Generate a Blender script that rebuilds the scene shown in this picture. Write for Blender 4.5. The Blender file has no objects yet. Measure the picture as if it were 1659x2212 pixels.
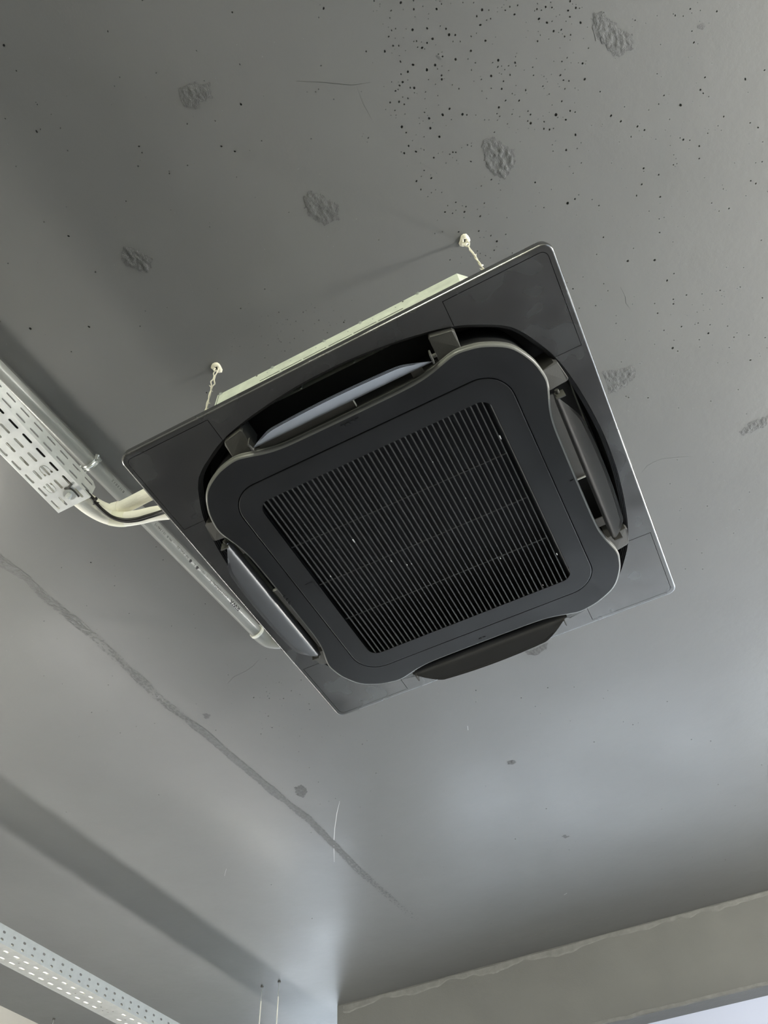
import bpy, bmesh, math, random
import numpy as np
from mathutils import Vector, Matrix, noise
from mathutils.geometry import delaunay_2d_cdt
S = bpy.context.scene
C = S.collection
PI = math.pi
# All lengths in metres. "Panel space": origin at the middle of the air conditioner's
# face, x along its front edge, y away from the photographer, z up.  ZP lifts it above the floor.
ZP = 2.82
ZC = 0.495                      # ceiling height in panel space
FLOOR = -ZP
# ------------------------------------------------------------------ camera
F_PX, W_PX, H_PX = 1584.79, 1659.0, 2212.0
RC = np.array([[0.89099417, 0.45174574, -0.04533396],
               [-0.39094133, 0.71260775, -0.58254191],
               [-0.2308555, 0.53676437, 0.81153543]])
CAM = np.array([0.32363903, -0.95990339, -1.31727586])
cd = bpy.data.cameras.new('camera')
cd.sensor_fit = 'HORIZONTAL'; cd.sensor_width = 36.0; cd.lens = F_PX / W_PX * 36.0
cd.clip_start = 0.02; cd.clip_end = 200
co = bpy.data.objects.new('camera', cd); C.objects.link(co)
co.matrix_world = Matrix(((RC[0][0], -RC[1][0], -RC[2][0], CAM[0]),
                          (RC[0][1], -RC[1][1], -RC[2][1], CAM[1]),
                          (RC[0][2], -RC[1][2], -RC[2][2], CAM[2] + ZP), (0, 0, 0, 1)))
S.camera = co
# ------------------------------------------------------------------ sky, lights, exposure
SKY = (0.70, 0.83, 1.0); SKY_STRENGTH = 2.0
SUN = 22.0
LAMP_R = 390.0; LAMP_L = 88.0; FILL_B = 310.0; LAMP_T = 43.0; FILL_F = 380.0
w = bpy.data.worlds.new('daylight'); S.world = w; w.use_nodes = True
bg = w.node_tree.nodes['Background']
bg.inputs['Color'].default_value = (*SKY, 1); bg.inputs['Strength'].default_value = SKY_STRENGTH
S.view_settings.view_transform = 'Standard'; S.view_settings.look = 'None'
S.view_settings.gamma = 1.0; S.view_settings.use_curve_mapping = False
S.view_settings.exposure = 0.0
sl_ = bpy.data.lights.new('sun', 'SUN'); sl_.energy = SUN; sl_.angle = math.radians(.6); sl_.color = (1, .97, .93)
so = bpy.data.objects.new('sun', sl_); C.objects.link(so)
so.rotation_euler = Vector((.15, .30, 1.0)).to_track_quat('Z', 'Y').to_euler()
def portal(name, loc, rot, sx, sy):
    l = bpy.data.lights.new(name, 'AREA'); l.shape = 'RECTANGLE'; l.size = sx; l.size_y = sy
    l.cycles.is_portal = True
    o = bpy.data.objects.new(name, l); C.objects.link(o); o.location = (loc[0], loc[1], loc[2] + ZP); o.rotation_euler = rot
    return o
# ------------------------------------------------------------------ small helpers
def ray(u, v):
    return RC.T @ np.array([(u - W_PX / 2) / F_PX, (v - H_PX / 2) / F_PX, 1.0])
def onz(u, v, z):
    d = ray(u, v); return CAM + d * ((z - CAM[2]) / d[2])
def on_ceiling(u, v): return onz(u, v, ZC)[:2]

def mat(name, col, rough=0.5, metal=0.0, spec=0.5, var=0.0, vscale=8.0, bump=0.0, bscale=200.0,
        rvar=0.0, rscale=6.0, bump2=0.0, bscale2=20.0, ior=1.5, emit=None):
    m = bpy.data.materials.new(name); m.use_nodes = True
    nt = m.node_tree; N = nt.nodes; L = nt.links; b = N['Principled BSDF']
    b.inputs['Base Color'].default_value = (*col, 1); b.inputs['Roughness'].default_value = rough
    b.inputs['Metallic'].default_value = metal; b.inputs['Specular IOR Level'].default_value = spec
    b.inputs['IOR'].default_value = ior
    tc = N.new('ShaderNodeNewGeometry')
    def ns(scale, detail=3.0):
        n = N.new('ShaderNodeTexNoise'); n.inputs['Scale'].default_value = scale; n.inputs['Detail'].default_value = detail
        L.new(tc.outputs['Position'], n.inputs['Vector']); return n
    if var:
        n = ns(vscale); r = N.new('ShaderNodeMapRange')
        r.inputs['From Min'].default_value = .3; r.inputs['From Max'].default_value = .7
        r.inputs['To Min'].default_value = 1 - var; r.inputs['To Max'].default_value = 1 + var
        L.new(n.outputs['Fac'], r.inputs['Value'])
        mx = N.new('ShaderNodeMix'); mx.data_type = 'RGBA'; mx.blend_type = 'MULTIPLY'; mx.inputs['Factor'].default_value = 1
        mx.inputs['A'].default_value = (*col, 1); L.new(r.outputs['Result'], mx.inputs['B']); L.new(mx.outputs['Result'], b.inputs['Base Color'])
    if rvar:
        n = ns(rscale, 1.0); r = N.new('ShaderNodeMapRange')
        r.inputs['From Min'].default_value = .3; r.inputs['From Max'].default_value = .7
        r.inputs['To Min'].default_value = rough - rvar; r.inputs['To Max'].default_value = rough + rvar
        L.new(n.outputs['Fac'], r.inputs['Value']); L.new(r.outputs['Result'], b.inputs['Roughness'])
    prev = None
    for st, sc in ((bump, bscale), (bump2, bscale2)):
        if st:
            n = ns(sc, 5.0); bp = N.new('ShaderNodeBump'); bp.inputs['Strength'].default_value = 1.0; bp.inputs['Distance'].default_value = st
            L.new(n.outputs['Fac'], bp.inputs['Height'])
            if prev: L.new(prev.outputs['Normal'], bp.inputs['Normal'])
            prev = bp
    if prev: L.new(prev.outputs['Normal'], b.inputs['Normal'])
    if emit:
        b.inputs['Emission Color'].default_value = (*emit[0], 1); b.inputs['Emission Strength'].default_value = emit[1]
    return m

M = {}
M['ceiling'] = mat('grey_ceiling_paint', (.148, .149, .146), rough=.36, spec=.27, var=.035, vscale=2.5, bump=.00012, bscale=300, rvar=.05, rscale=1.5, bump2=.0020, bscale2=7)
def ripples(m):
    nt = m.node_tree; N = nt.nodes; L = nt.links; b = N['Principled BSDF']; g = N.new('ShaderNodeNewGeometry'); sp = N.new('ShaderNodeSeparateXYZ')
    L.new(g.outputs['Position'], sp.inputs[0]); r = N.new('ShaderNodeMapRange'); r.inputs['From Min'].default_value = .3; r.inputs['From Max'].default_value = .9
    L.new(sp.outputs['X'], r.inputs['Value']); n = N.new('ShaderNodeTexNoise'); n.inputs['Scale'].default_value = 48; n.inputs['Detail'].default_value = 6; L.new(g.outputs['Position'], n.inputs['Vector'])
    k = N.new('ShaderNodeMath'); k.operation = 'MULTIPLY'; L.new(r.outputs['Result'], k.inputs[0]); L.new(n.outputs['Fac'], k.inputs[1])
    bp = N.new('ShaderNodeBump'); bp.inputs['Distance'].default_value = .0006; bp.inputs['Strength'].default_value = 1.0; L.new(k.outputs[0], bp.inputs['Height'])
    old = b.inputs['Normal'].links[0].from_socket; L.new(old, bp.inputs['Normal']); L.new(bp.outputs['Normal'], b.inputs['Normal'])
ripples(M['ceiling'])
M['filler'] = mat('rough_grey_filler', (.100, .101, .100), rough=.75, var=.14, vscale=120, bump=.0012, bscale=400)
M['groove'] = mat('stippled_filler', (.116, .117, .116), rough=.7, var=.12, vscale=90)
M['beam'] = mat('grey_beam_paint', (.160, .161, .150), rough=.5, var=.06, vscale=4, bump=.0008, bscale=140, bump2=.006, bscale2=7)
M['smear'] = mat('light_plaster_smear', (.19, .19, .178), rough=.8, var=.12, vscale=30, bump=.003, bscale=60)
M['wall'] = mat('warm_grey_wall_paint', (.44, .42, .37), rough=.7, var=.03)
M['floor'] = mat('dark_grey_screed', (.075, .075, .075), rough=.55, var=.1, vscale=1.5)
M['pave'] = mat('sunlit_paving', (.72, .76, .83), rough=.9, var=.1, vscale=2)
M['panel'] = mat('black_panel_plastic', (.014, .014, .0145), rough=.24, spec=1.0, ior=1.98, rvar=.07, rscale=14)
M['ring'] = mat('black_ring_plastic', (.014, .0145, .0155), rough=.36, spec=.5, rvar=.04, rscale=11, bump=.00008, bscale=900)
M['flap'] = mat('black_flap_plastic', (.024, .024, .025), rough=.36, spec=1.0, bump=.00005, bscale=900)
M['edge'] = mat('highlight_grey_edge', (.17, .17, .155), rough=.32)  # pale colour stands in for the lamp highlight on the ring's rounding
M['slat'] = mat('highlight_slat_plastic', (.060, .060, .058), rough=.4)  # base colour raised for the light that the rounded slat edges catch
M['duct'] = mat('black_duct_plastic', (.012, .012, .012), rough=.6)
M['block'] = mat('dark_taupe_plastic', (.062, .060, .053), rough=.6, bump=.0002, bscale=400)
M['taupe'] = mat('taupe_inner_wall', (.085, .081, .073), rough=.5)
M['filter'] = mat('black_filter_mesh', (.006, .006, .007), rough=.8)
M['galv'] = mat('galvanised_sheet', (.76, .80, .68), rough=.5, metal=.2, var=.10, vscale=40, rvar=.08, rscale=30)
M['zinc'] = mat('zinc_tray_sheet', (.80, .81, .80), rough=.42, metal=.3, var=.06, vscale=45, rvar=.1, rscale=25)
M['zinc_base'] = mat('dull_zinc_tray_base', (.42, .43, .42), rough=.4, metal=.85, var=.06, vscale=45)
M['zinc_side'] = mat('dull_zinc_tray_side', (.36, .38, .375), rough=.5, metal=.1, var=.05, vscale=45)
M['steel'] = mat('bright_steel', (.70, .72, .71), rough=.3, metal=.9)
M['pvc'] = mat('grey_pvc', (.245, .25, .24), rough=.30, var=.03)
M['white'] = mat('white_plastic', (.80, .79, .72), rough=.4)
M['foam'] = mat('cream_foam_insulation', (.92, .89, .79), rough=.85, bump=.0007, bscale=320)
M['tape'] = mat('cream_tape', (.84, .82, .66), rough=.5)
M['cable'] = mat('black_cable_sheath', (.016, .014, .013), rough=.45)
M['cream'] = mat('cream_coated_wire', (.74, .70, .57), rough=.7, bump=.001, bscale=500)
M['hole'] = mat('black_hole', (.004, .004, .004), rough=.9)
M['print'] = mat('black_print_ink', (.012, .012, .012), rough=.6)
M['frame'] = mat('aluminium_window_frame', (.5, .52, .55), rough=.4, metal=.6)
M['rail'] = mat('lavender_coated_rail', (.60, .65, .80), rough=.45)
M['scratch'] = mat('white_scratch', (.62, .62, .6), rough=.8)
M['globe'] = mat('lit_globe', (.9, .9, .85), rough=.5)
def glass_mat():
    m = bpy.data.materials.new('window_glass'); m.use_nodes = True; nt = m.node_tree; N = nt.nodes
    N.remove(N['Principled BSDF']); t = N.new('ShaderNodeBsdfTransparent'); g = N.new('ShaderNodeBsdfGlossy')
    t.inputs['Color'].default_value = (.93, .96, .97, 1); g.inputs['Roughness'].default_value = .02
    x = N.new('ShaderNodeMixShader'); x.inputs['Fac'].default_value = .06
    nt.links.new(t.outputs[0], x.inputs[1]); nt.links.new(g.outputs[0], x.inputs[2]); nt.links.new(x.outputs[0], N['Material Output'].inputs['Surface'])
    return m
M['glass'] = glass_mat()

ORIG = {}
def obj(name, verts, faces, material, parent=None, smooth=None, solid=True, label=None):
    """one mesh object; vertices are given in panel space"""
    off = ORIG.get(parent.name, (0, 0, 0)) if parent else (0, 0, 0)
    vs = [(v[0] - off[0], v[1] - off[1], v[2] - off[2]) for v in verts]
    me = bpy.data.meshes.new(name); me.from_pydata(vs, [], faces)
    if solid:
        bm = bmesh.new(); bm.from_mesh(me); bmesh.ops.recalc_face_normals(bm, faces=bm.faces); bm.to_mesh(me); bm.free()
    if smooth is not None:
        me.shade_smooth(); me.set_sharp_from_angle(angle=math.radians(smooth))
    me.materials.append(M[material] if isinstance(material, str) else material)
    o = bpy.data.objects.new(name, me); C.objects.link(o)
    if parent: o.parent = parent; ORIG[o.name] = off
    else: o.location = (0, 0, ZP); ORIG[o.name] = (0, 0, 0)
    if label: o['label'] = label
    return o
def thing(name, label, cat, loc, group=None):
    o = bpy.data.objects.new(name, None); C.objects.link(o); o.empty_display_size = .05
    o.location = (loc[0], loc[1], loc[2] + ZP); o['label'] = label; o['category'] = cat
    if group: o['group'] = group
    ORIG[o.name] = tuple(loc); return o
def tag(o, label, cat, group=None):
    o['label'] = label; o['category'] = cat
    if group: o['group'] = group
    return o
def structure(o): o['kind'] = 'structure'; return o

def box(x0, x1, y0, y1, z0, z1):
    v = [(x, y, z) for z in (z0, z1) for x, y in ((x0, y0), (x1, y0), (x1, y1), (x0, y1))]
    f = [(0, 3, 2, 1), (4, 5, 6, 7), (0, 1, 5, 4), (1, 2, 6, 5), (2, 3, 7, 6), (3, 0, 4, 7)]
    return v, f
def join(*parts):
    V = []; F = []
    for v, f in parts:
        n = len(V); V += list(v); F += [tuple(i + n for i in q) for q in f]
    return V, F
def cdt(outer, holes):
    """triangulate a polygon with holes; returns 2-D points, kept triangles, removed triangles with their hole number"""
    def ccw(q):
        a = sum(q[i - 1][0] * q[i][1] - q[i][0] * q[i - 1][1] for i in range(len(q))); return list(q) if a > 0 else list(q)[::-1]
    outer = ccw(outer); pts = [Vector(p) for p in outer]; faces = [list(range(len(outer)))]
    for h in holes:
        h = ccw(h)
        n = len(pts); pts += [Vector(p) for p in h]; faces.append(list(range(n, n + len(h))))
    vs, es, fs, ov, oe, of = delaunay_2d_cdt(pts, [], faces, 1, 1e-7)
    keep = []; rem = []
    for f, o in zip(fs, of):
        hs = [k for k in o if k > 0]
        if hs: rem.append((tuple(f), hs[0] - 1))
        elif 0 in o: keep.append(tuple(f))
    return [(v[0], v[1]) for v in vs], keep, rem
def plate(outer, holes, fn, w0, w1):
    """solid plate: fn(u, v, w) -> point"""
    p, keep, _ = cdt(outer, holes); n = len(p)
    V = [fn(a, b, w0) for a, b in p] + [fn(a, b, w1) for a, b in p]
    F = [tuple(f) for f in keep] + [tuple(i + n for i in reversed(f)) for f in keep]
    cnt = {}
    for f in keep:
        for i in range(len(f)):
            a, b = f[i], f[(i + 1) % len(f)]; cnt.setdefault((min(a, b), max(a, b)), []).append((a, b))
    for k, l in cnt.items():
        if len(l) == 1: a, b = l[0]; F.append((b, a, a + n, b + n))
    used = sorted({i for f in F for i in f}); mp = {i: k for k, i in enumerate(used)}
    return [V[i] for i in used], [tuple(mp[i] for i in f) for f in F]
def loft(loops, closed=True, cap=False):
    n = len(loops[0]); V = [p for l in loops for p in l]; F = []
    for k in range(len(loops) - 1):
        for i in range(n if closed else n - 1):
            j = (i + 1) % n
            F.append((k * n + i, k * n + j, (k + 1) * n + j, (k + 1) * n + i))
    if cap: F.append(tuple(range(n))); F.append(tuple((len(loops) - 1) * n + i for i in reversed(range(n))))
    return V, F
def frames(path):
    P = [np.array(p, float) for p in path]; T = []
    for i in range(len(P)):
        d = P[min(i + 1, len(P) - 1)] - P[max(i - 1, 0)]; T.append(d / np.linalg.norm(d))
    a = np.array([0, 0, 1.0]) if abs(T[0][2]) < .9 else np.array([1.0, 0, 0])
    u = np.cross(T[0], a); u /= np.linalg.norm(u); out = []
    for i in range(len(P)):
        u = u - T[i] * (u @ T[i]); u /= np.linalg.norm(u); out.append((P[i], u, np.cross(T[i], u)))
    return out
def tube(path, r, n=20, cap=True):
    loops = []
    fr = frames(path)
    for i, (p, u, v) in enumerate(fr):
        rr = r(i / (len(fr) - 1)) if callable(r) else r
        loops.append([tuple(p + rr * (math.cos(2 * PI * k / n) * u + math.sin(2 * PI * k / n) * v)) for k in range(n)])
    return loft(loops, True, cap)
def spline(pts, m=8):
    P = [np.array(p, float) for p in pts]; P = [2 * P[0] - P[1]] + P + [2 * P[-1] - P[-2]]; out = []
    for i in range(1, len(P) - 2):
        for k in range(m):
            t = k / m; a, b, c, d = P[i - 1], P[i], P[i + 1], P[i + 2]
            out.append(.5 * (2 * b + (c - a) * t + (2 * a - 5 * b + 4 * c - d) * t * t + (3 * b - a - 3 * c + d) * t ** 3))
    out.append(P[-2]); return [tuple(p) for p in out]
def disc(c, r, z0, z1, n=24, axis=2):
    loops = []
    for z in (z0, z1):
        l = []
        for k in range(n):
            a, b = r * math.cos(2 * PI * k / n), r * math.sin(2 * PI * k / n)
            l.append((c[0] + a, c[1] + b, z) if axis == 2 else ((c[0] + a, z, c[1] + b) if axis == 1 else (z, c[0] + a, c[1] + b)))
        loops.append(l)
    return loft(loops, True, True)
def rrect(hx, hy, r, n=10, cx=0, cy=0):
    out = []
    for sx, sy, a0 in ((1, 1, 0), (-1, 1, 90), (-1, -1, 180), (1, -1, 270)):
        for k in range(n + 1):
            a = math.radians(a0 + 90 * k / n); out.append((cx + sx * (hx - r) + r * math.cos(a), cy + sy * (hy - r) + r * math.sin(a)))
    return out
def slot(cx, cy, lx, ly, n=4):
    """stadium: long along v"""
    r = lx / 2; out = []
    for k in range(n + 1):
        a = PI * k / n; out.append((cx + r * math.cos(a), cy + ly / 2 - r + r * math.sin(a)))
    for k in range(n + 1):
        a = PI + PI * k / n; out.append((cx + r * math.cos(a), cy - ly / 2 + r + r * math.sin(a)))
    return out
def inside(p, poly):
    x, y = p; c = False; j = len(poly) - 1
    for i in range(len(poly)):
        xi, yi = poly[i]; xj, yj = poly[j]
        if (yi > y) != (yj > y) and x < (xj - xi) * (y - yi) / (yj - yi) + xi: c = not c
        j = i
    return c
def edge_dist(p, poly):
    d = 9e9; j = len(poly) - 1; p = np.array(p)
    for i in range(len(poly)):
        a = np.array(poly[j]); b = np.array(poly[i]); t = max(0, min(1, (p - a) @ (b - a) / max(1e-12, (b - a) @ (b - a))))
        d = min(d, np.linalg.norm(p - a - t * (b - a))); j = i
    return d

# ------------------------------------------------------------------ the setting
X0, X1, Y0, YB, Y1 = -3.6, 3.4, -3.6, 3.28, 5.0
BZ = .10; BD = .24
rnd = random.Random(7)
def build_ceiling():
    holes = []; grid = {}
    def try_pit(x, y, r):
        if not (X0 + .05 < x < X1 - .05 and Y0 + .05 < y < Y1 - .05): return
        k = (int(x / .03), int(y / .03))
        for i in (-1, 0, 1):
            for j in (-1, 0, 1):
                for (a, b, q) in grid.get((k[0] + i, k[1] + j), ()):
                    if math.hypot(a - x, b - y) < q + r + .0015: return
        grid.setdefault(k, []).append((x, y, r))
        n = 7; ph = rnd.random() * 6; e = rnd.uniform(.65, 1.0); th = rnd.random() * PI
        h = []
        for i in range(n):
            a = 2 * PI * i / n; ca, sa = r * math.cos(a), r * e * math.sin(a)
            h.append((x + ca * math.cos(th) - sa * math.sin(th), y + ca * math.sin(th) + sa * math.cos(th)))
        holes.append((h, r * 1.7))
    big = [(8, 98), (79, 284), (300, 316), (148, 510), (192, 706), (65, 710), (699, 18), (1254, 49), (892, 140), (922, 151),
           (868, 274), (1263, 171), (1201, 248), (1243, 291), (1223, 324), (1226, 439), (1356, 564), (1441, 606), (1414, 562),
           (1610, 171), (1377, 273), (1341, 262), (971, 235), (956, 248), (999, 247), (446, 848), (343, 1717), (586, 1911), (1180, 1747),
           (674, 1984), (1246, 1999), (478, 316), (507, 327), (206, 588), (520, 225), (548, 1507), (812, 1670), (970, 75), (1017, 110),
           (1335, 117), (1470, 227), (1320, 250), (1530, 720), (1453, 752), (1621, 778)]
    for u, v in big:
        x, y = on_ceiling(u, v); try_pit(x, y, rnd.uniform(.0026, .0038))
    def scatter(n, poly, lo, hi, p=2.2):
        us = [a for a, b in poly]; vs = [b for a, b in poly]
        for _ in range(n):
            u, v = rnd.uniform(min(us), max(us)), rnd.uniform(min(vs), max(vs))
            if inside((u, v), poly):
                x, y = on_ceiling(u, v); try_pit(x, y, lo + (hi - lo) * rnd.random() ** p)
    R = lambda a, b, c, d: [(a, b), (c, b), (c, d), (a, d)]
    scatter(330, [(800, 0), (1300, 0), (1250, 260), (900, 400), (840, 300)], .0009, .0030)
    scatter(50, [(840, 60), (1000, 60), (930, 330), (860, 330)], .0010, .0030, 1.8)
    scatter(420, [(1000, 0), (1659, 0), (1659, 800), (1250, 700), (1000, 450)], .0008, .0026)
    scatter(170, [(1300, 700), (1659, 600), (1659, 1300), (1480, 1300)], .0008, .0024)
    scatter(90, [(900, 380), (1100, 500), (1040, 620), (960, 600)], .0010, .0028)
    scatter(170, R(0, 0, 820, 800), .0007, .0020)
    scatter(150, R(0, 1150, 720, 1900), .0008, .0026)
    scatter(80, [(560, 1440), (760, 1560), (700, 1700), (560, 1600)], .001, .0028)
    scatter(170, R(720, 1480, 1659, 1950), .0008, .0030)
    scatter(60, R(1000, 1900, 1659, 2000), .0008, .0026)
    scatter(60, R(500, 650, 780, 760), .0008, .0018)
    cracks = [[(1385, 1022), (1398, 1006), (1412, 998), (1430, 991), (1470, 987), (1500, 986)],
              [(490, 1478), (505, 1462), (530, 1450), (545, 1440), (560, 1424)],
              [(1340, 620), (1350, 640), (1352, 655), (1362, 668)],
              [(640, 175), (700, 178), (760, 184), (800, 178)], [(770, 185), (785, 225), (806, 262)]]
    for cr in cracks:
        P = [np.array(on_ceiling(u, v)) for u, v in cr]; L = []; Rr = []
        for i, p in enumerate(P):
            d = P[min(i + 1, len(P) - 1)] - P[max(0, i - 1)]; d /= np.linalg.norm(d); nn = np.array([-d[1], d[0]])
            wd = .00045 if 0 < i < len(P) - 1 else .0001
            L.append(tuple(p + nn * wd)); Rr.append(tuple(p - nn * wd))
        holes.append((L + Rr[::-1], .0025))
    outer = [(X0, Y0), (X1, Y0), (X1, YB + BD), (-1.84, YB + BD), (-1.84, Y1), (X0, Y1)]
    p, keep, rem = cdt(outer, [h for h, d in holes])
    V = [(a, b, ZC) for a, b in p]; F = list(keep)
    cen = [np.mean(np.array(h), axis=0) for h, d in holes]; lift = {}
    def lf(i, h):
        if (i, h) not in lift:
            c = cen[h]; k = .55 if holes[h][1] != .0025 else 1.0
            lift[(i, h)] = len(V); V.append((c[0] + (p[i][0] - c[0]) * k, c[1] + (p[i][1] - c[1]) * k, ZC + holes[h][1]))
        return lift[(i, h)]
    ec = {}
    for f in keep:
        for i in range(3): a, b = f[i], f[(i + 1) % 3]; ec[(min(a, b), max(a, b))] = 1
    for f, h in rem:
        F.append(tuple(lf(i, h) for i in f))
        for i in range(3):
            a, b = f[i], f[(i + 1) % 3]
            if (min(a, b), max(a, b)) in ec: F.append((a, b, lf(b, h), lf(a, h)))
    # the slab above
    n = len(V); v, f = join(box(X0, X1, Y0, YB + BD, ZC + .012, ZC + .25), box(X0, -1.84, YB + BD, Y1, ZC + .012, ZC + .25)); V += v; F += [tuple(i + n for i in q) for q in f]
    return obj('ceiling', V, F, 'ceiling', solid=False)
ceiling = structure(build_ceiling())

def relief_patch(poly_px, name, cell=.0024, amp=.0016, seed=0, drop=.0):
    poly = [tuple(on_ceiling(u, v)) for u, v in poly_px]
    xs = [a for a, b in poly]; ys = [b for a, b in poly]
    nx = int((max(xs) - min(xs)) / cell) + 2; ny = int((max(ys) - min(ys)) / cell) + 2
    V = []; F = []; idx = {}
    def vert(i, j):
        if (i, j) not in idx:
            x = min(xs) + i * cell; y = min(ys) + j * cell; e = min(1, edge_dist((x, y), poly) / .008)
            h = noise.fractal(Vector((x * 95, y * 60 + seed, seed)), .7, 2.1, 4) * amp + noise.noise(Vector((x * 300, y * 300, seed))) * amp * .5
            idx[(i, j)] = len(V); V.append((x, y, ZC - .0004 - e * max(-.0003, .0006 + h)))
        return idx[(i, j)]
    for i in range(nx - 1):
        for j in range(ny - 1):
            x, y = min(xs) + (i + .5) * cell, min(ys) + (j + .5) * cell
            wob = noise.noise(Vector((x * 120, y * 120, seed + 5))) * .006
            ins = inside((x, y), poly); d = edge_dist((x, y), poly) * (1 if ins else -1)
            if d + wob > .0005 and rnd.random() > drop: F.append((vert(i, j), vert(i + 1, j), vert(i + 1, j + 1), vert(i, j + 1)))
    return obj(name, V, F, 'filler', ceiling, smooth=60, solid=False)
c2r = lambda l: [(830 + a / 2, b / 2) for a, b in l]
patches = [
    [(385, 195), (400, 183), (420, 180), (447, 182), (459, 172), (455, 190), (460, 212), (435, 220), (425, 234), (397, 232)],
    [(655, 428), (668, 412), (690, 420), (715, 432), (733, 445), (733, 475), (700, 487), (665, 465)],
    [(262, 560), (265, 530), (290, 535), (318, 552), (332, 562), (320, 588), (295, 582), (270, 575)],
    [(1220 + a / 7.54, 20 + b / 7.54) for a, b in [(460, 60), (600, 45), (700, 140), (800, 215), (940, 350), (1060, 370), (1135, 500), (1110, 640), (990, 700), (870, 795), (780, 730), (630, 570), (540, 500), (480, 400)]],
    c2r([(430, 600), (470, 590), (520, 630), (565, 650), (560, 720), (520, 775), (480, 760), (440, 720), (428, 660)]),
    [(1160 + a / 4.608, 770 + b / 4.608) for a, b in [(640, 130), (800, 135), (950, 90), (1000, 130), (960, 220), (880, 290), (780, 360), (710, 370), (690, 260)]],
    [(840 + a / 3.606, 1280 + b / 3.606) for a, b in [(1060, 460), (1140, 435), (1235, 390), (1232, 435), (1150, 492), (1090, 488)]],
    [(1596, 937), (1620, 912), (1662, 896), (1662, 914), (1630, 932), (1604, 940)],
    [(438, 1543), (446, 1539), (454, 1545), (452, 1553), (442, 1551)], [(636, 1700), (653, 1694), (664, 1708), (656, 1724), (640, 1717)],
    [(1506, 56), (1516, 50), (1524, 58), (1518, 66), (1508, 64)], [(1094, 1645), (1106, 1641), (1116, 1646), (1106, 1652), (1096, 1651)],
    [(943, 119), (950, 117), (954, 124), (949, 130), (942, 127)], [(1212, 1806), (1220, 1803), (1232, 1807), (1222, 1811)]]
for i, p in enumerate(patches): relief_patch(p, 'plaster_patch', amp=.0022 if i in (3, 4) else .0016, seed=i * 7.3)
# the long filled groove
def stripe():
    px = [(-40, 1180, .6), (0, 1210, .62), (19, 1224, .75), (56, 1248, .8), (102, 1294, .5), (154, 1334, .68), (212, 1383, .36), (290, 1456, .6), (340, 1505, .45), (403, 1554, .62),
          (447, 1587, .8), (490, 1626, .95), (544, 1670, 1.0), (599, 1717, .92), (664, 1767, .9), (722, 1825, .82), (770, 1875, .6), (850, 1945, .42), (910, 1995, .2)]
    P = [(*on_ceiling(u, v), d) for u, v, d in px]; cell = .0030; V = []; F = []
    for a, b in zip(P[:-1], P[1:]):
        y0, y1 = a[1], b[1]; n = max(1, round((y1 - y0) / cell))
        for k in range(n):
            t0, t1 = k / n, (k + 1) / n
            for j in range(-9, 9):
                y = y0 + (y1 - y0) * t0; xc = a[0] + (b[0] - a[0]) * t0; dn = a[2] + (b[2] - a[2]) * t0
                hw = .017 + .007 * noise.noise(Vector((y * 9, 1, 3))) + .004 * noise.noise(Vector((y * 60, j > 0, 8)))
                off = (j + .5) * cell
                if abs(off) > hw: continue
                nv = noise.fractal(Vector((off * 130, y * 80, 4.0)), .8, 2, 3) * .5 + .5
                if nv > dn * .93: continue
                c = []
                for (jj, t) in ((j, t0), (j + 1, t0), (j + 1, t1), (j, t1)):
                    yy = y0 + (y1 - y0) * t; xx = a[0] + (b[0] - a[0]) * t + jj * cell
                    c.append((xx, yy, ZC - .0006 - .0008 * abs(noise.noise(Vector((xx * 180, yy * 180, 2))))))
                m = len(V); V += c; F.append((m, m + 1, m + 2, m + 3))
    o = obj('filled_groove', V, F, 'groove', ceiling, solid=False); o['kind'] = 'stuff'; return o
stripe()
def scratch(px, wd, name, material='scratch'):
    P = [np.array([*on_ceiling(u, v), ZC - .0006]) for u, v in px]
    L = []; R_ = []
    for i, p in enumerate(P):
        d = P[min(i + 1, len(P) - 1)] - P[max(0, i - 1)]; d /= np.linalg.norm(d); nn = np.array([-d[1], d[0], 0]); q = wd * (.25 if i in (0, len(P) - 1) else 1)
        L.append(tuple(p + nn * q)); R_.append(tuple(p - nn * q))
    return obj(name, L + R_, [(i, i + 1, len(P) + i + 1, len(P) + i) for i in range(len(P) - 1)], material, ceiling, solid=False)
scratch([(734, 1730), (728, 1755), (723, 1790), (721, 1820), (722, 1862)], .0012, 'scratch')
scratch([(489, 1876), (485, 1892)], .0012, 'scratch')
scratch([(1010, 1568), (1011, 1577)], .0022, 'scratch'); scratch([(1218, 1933), (1225, 1929)], .003, 'scratch')
scratch([(1004, 2066), (1080, 2040), (1180, 2012), (1290, 1983), (1370, 1958)], .0025, 'scratch', 'smear')
scratch([(978, 2079), (988, 2076)], .006, 'scratch', 'smear')

# far concrete beam with the glazed front under it
beam = structure(obj('wall_far', *box(-2.04, X1, YB, YB + BD, BZ, ZC + .02), 'beam'))
def smear(name, z_of, h_of, x0, x1, n, proud):
    V = []; F = []
    for i in range(n + 1):
        x = x0 + (x1 - x0) * i / n; zt = z_of(x); hh = h_of(x); pr_ = proud * (1 + .6 * noise.noise(Vector((x * 25, 0, 1))))
        V += [(x, YB + .001, zt), (x, YB - pr_, zt - .15 * hh), (x, YB - pr_ * .8, zt - .8 * hh), (x, YB + .001, zt - hh)]
    for i in range(n):
        for k in range(3): F.append((4 * i + k, 4 * i + k + 1, 4 * i + k + 5, 4 * i + k + 4))
    return obj(name, V, F, 'smear', beam, solid=False)
smear('plaster_smear', lambda x: ZC - .002, lambda x: .02 + .05 * abs(noise.noise(Vector((x * 2.3, 3, 0)))) + .02 * noise.noise(Vector((x * 14, 1, 0))), -2.0, 1.2, 160, .004)
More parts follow.
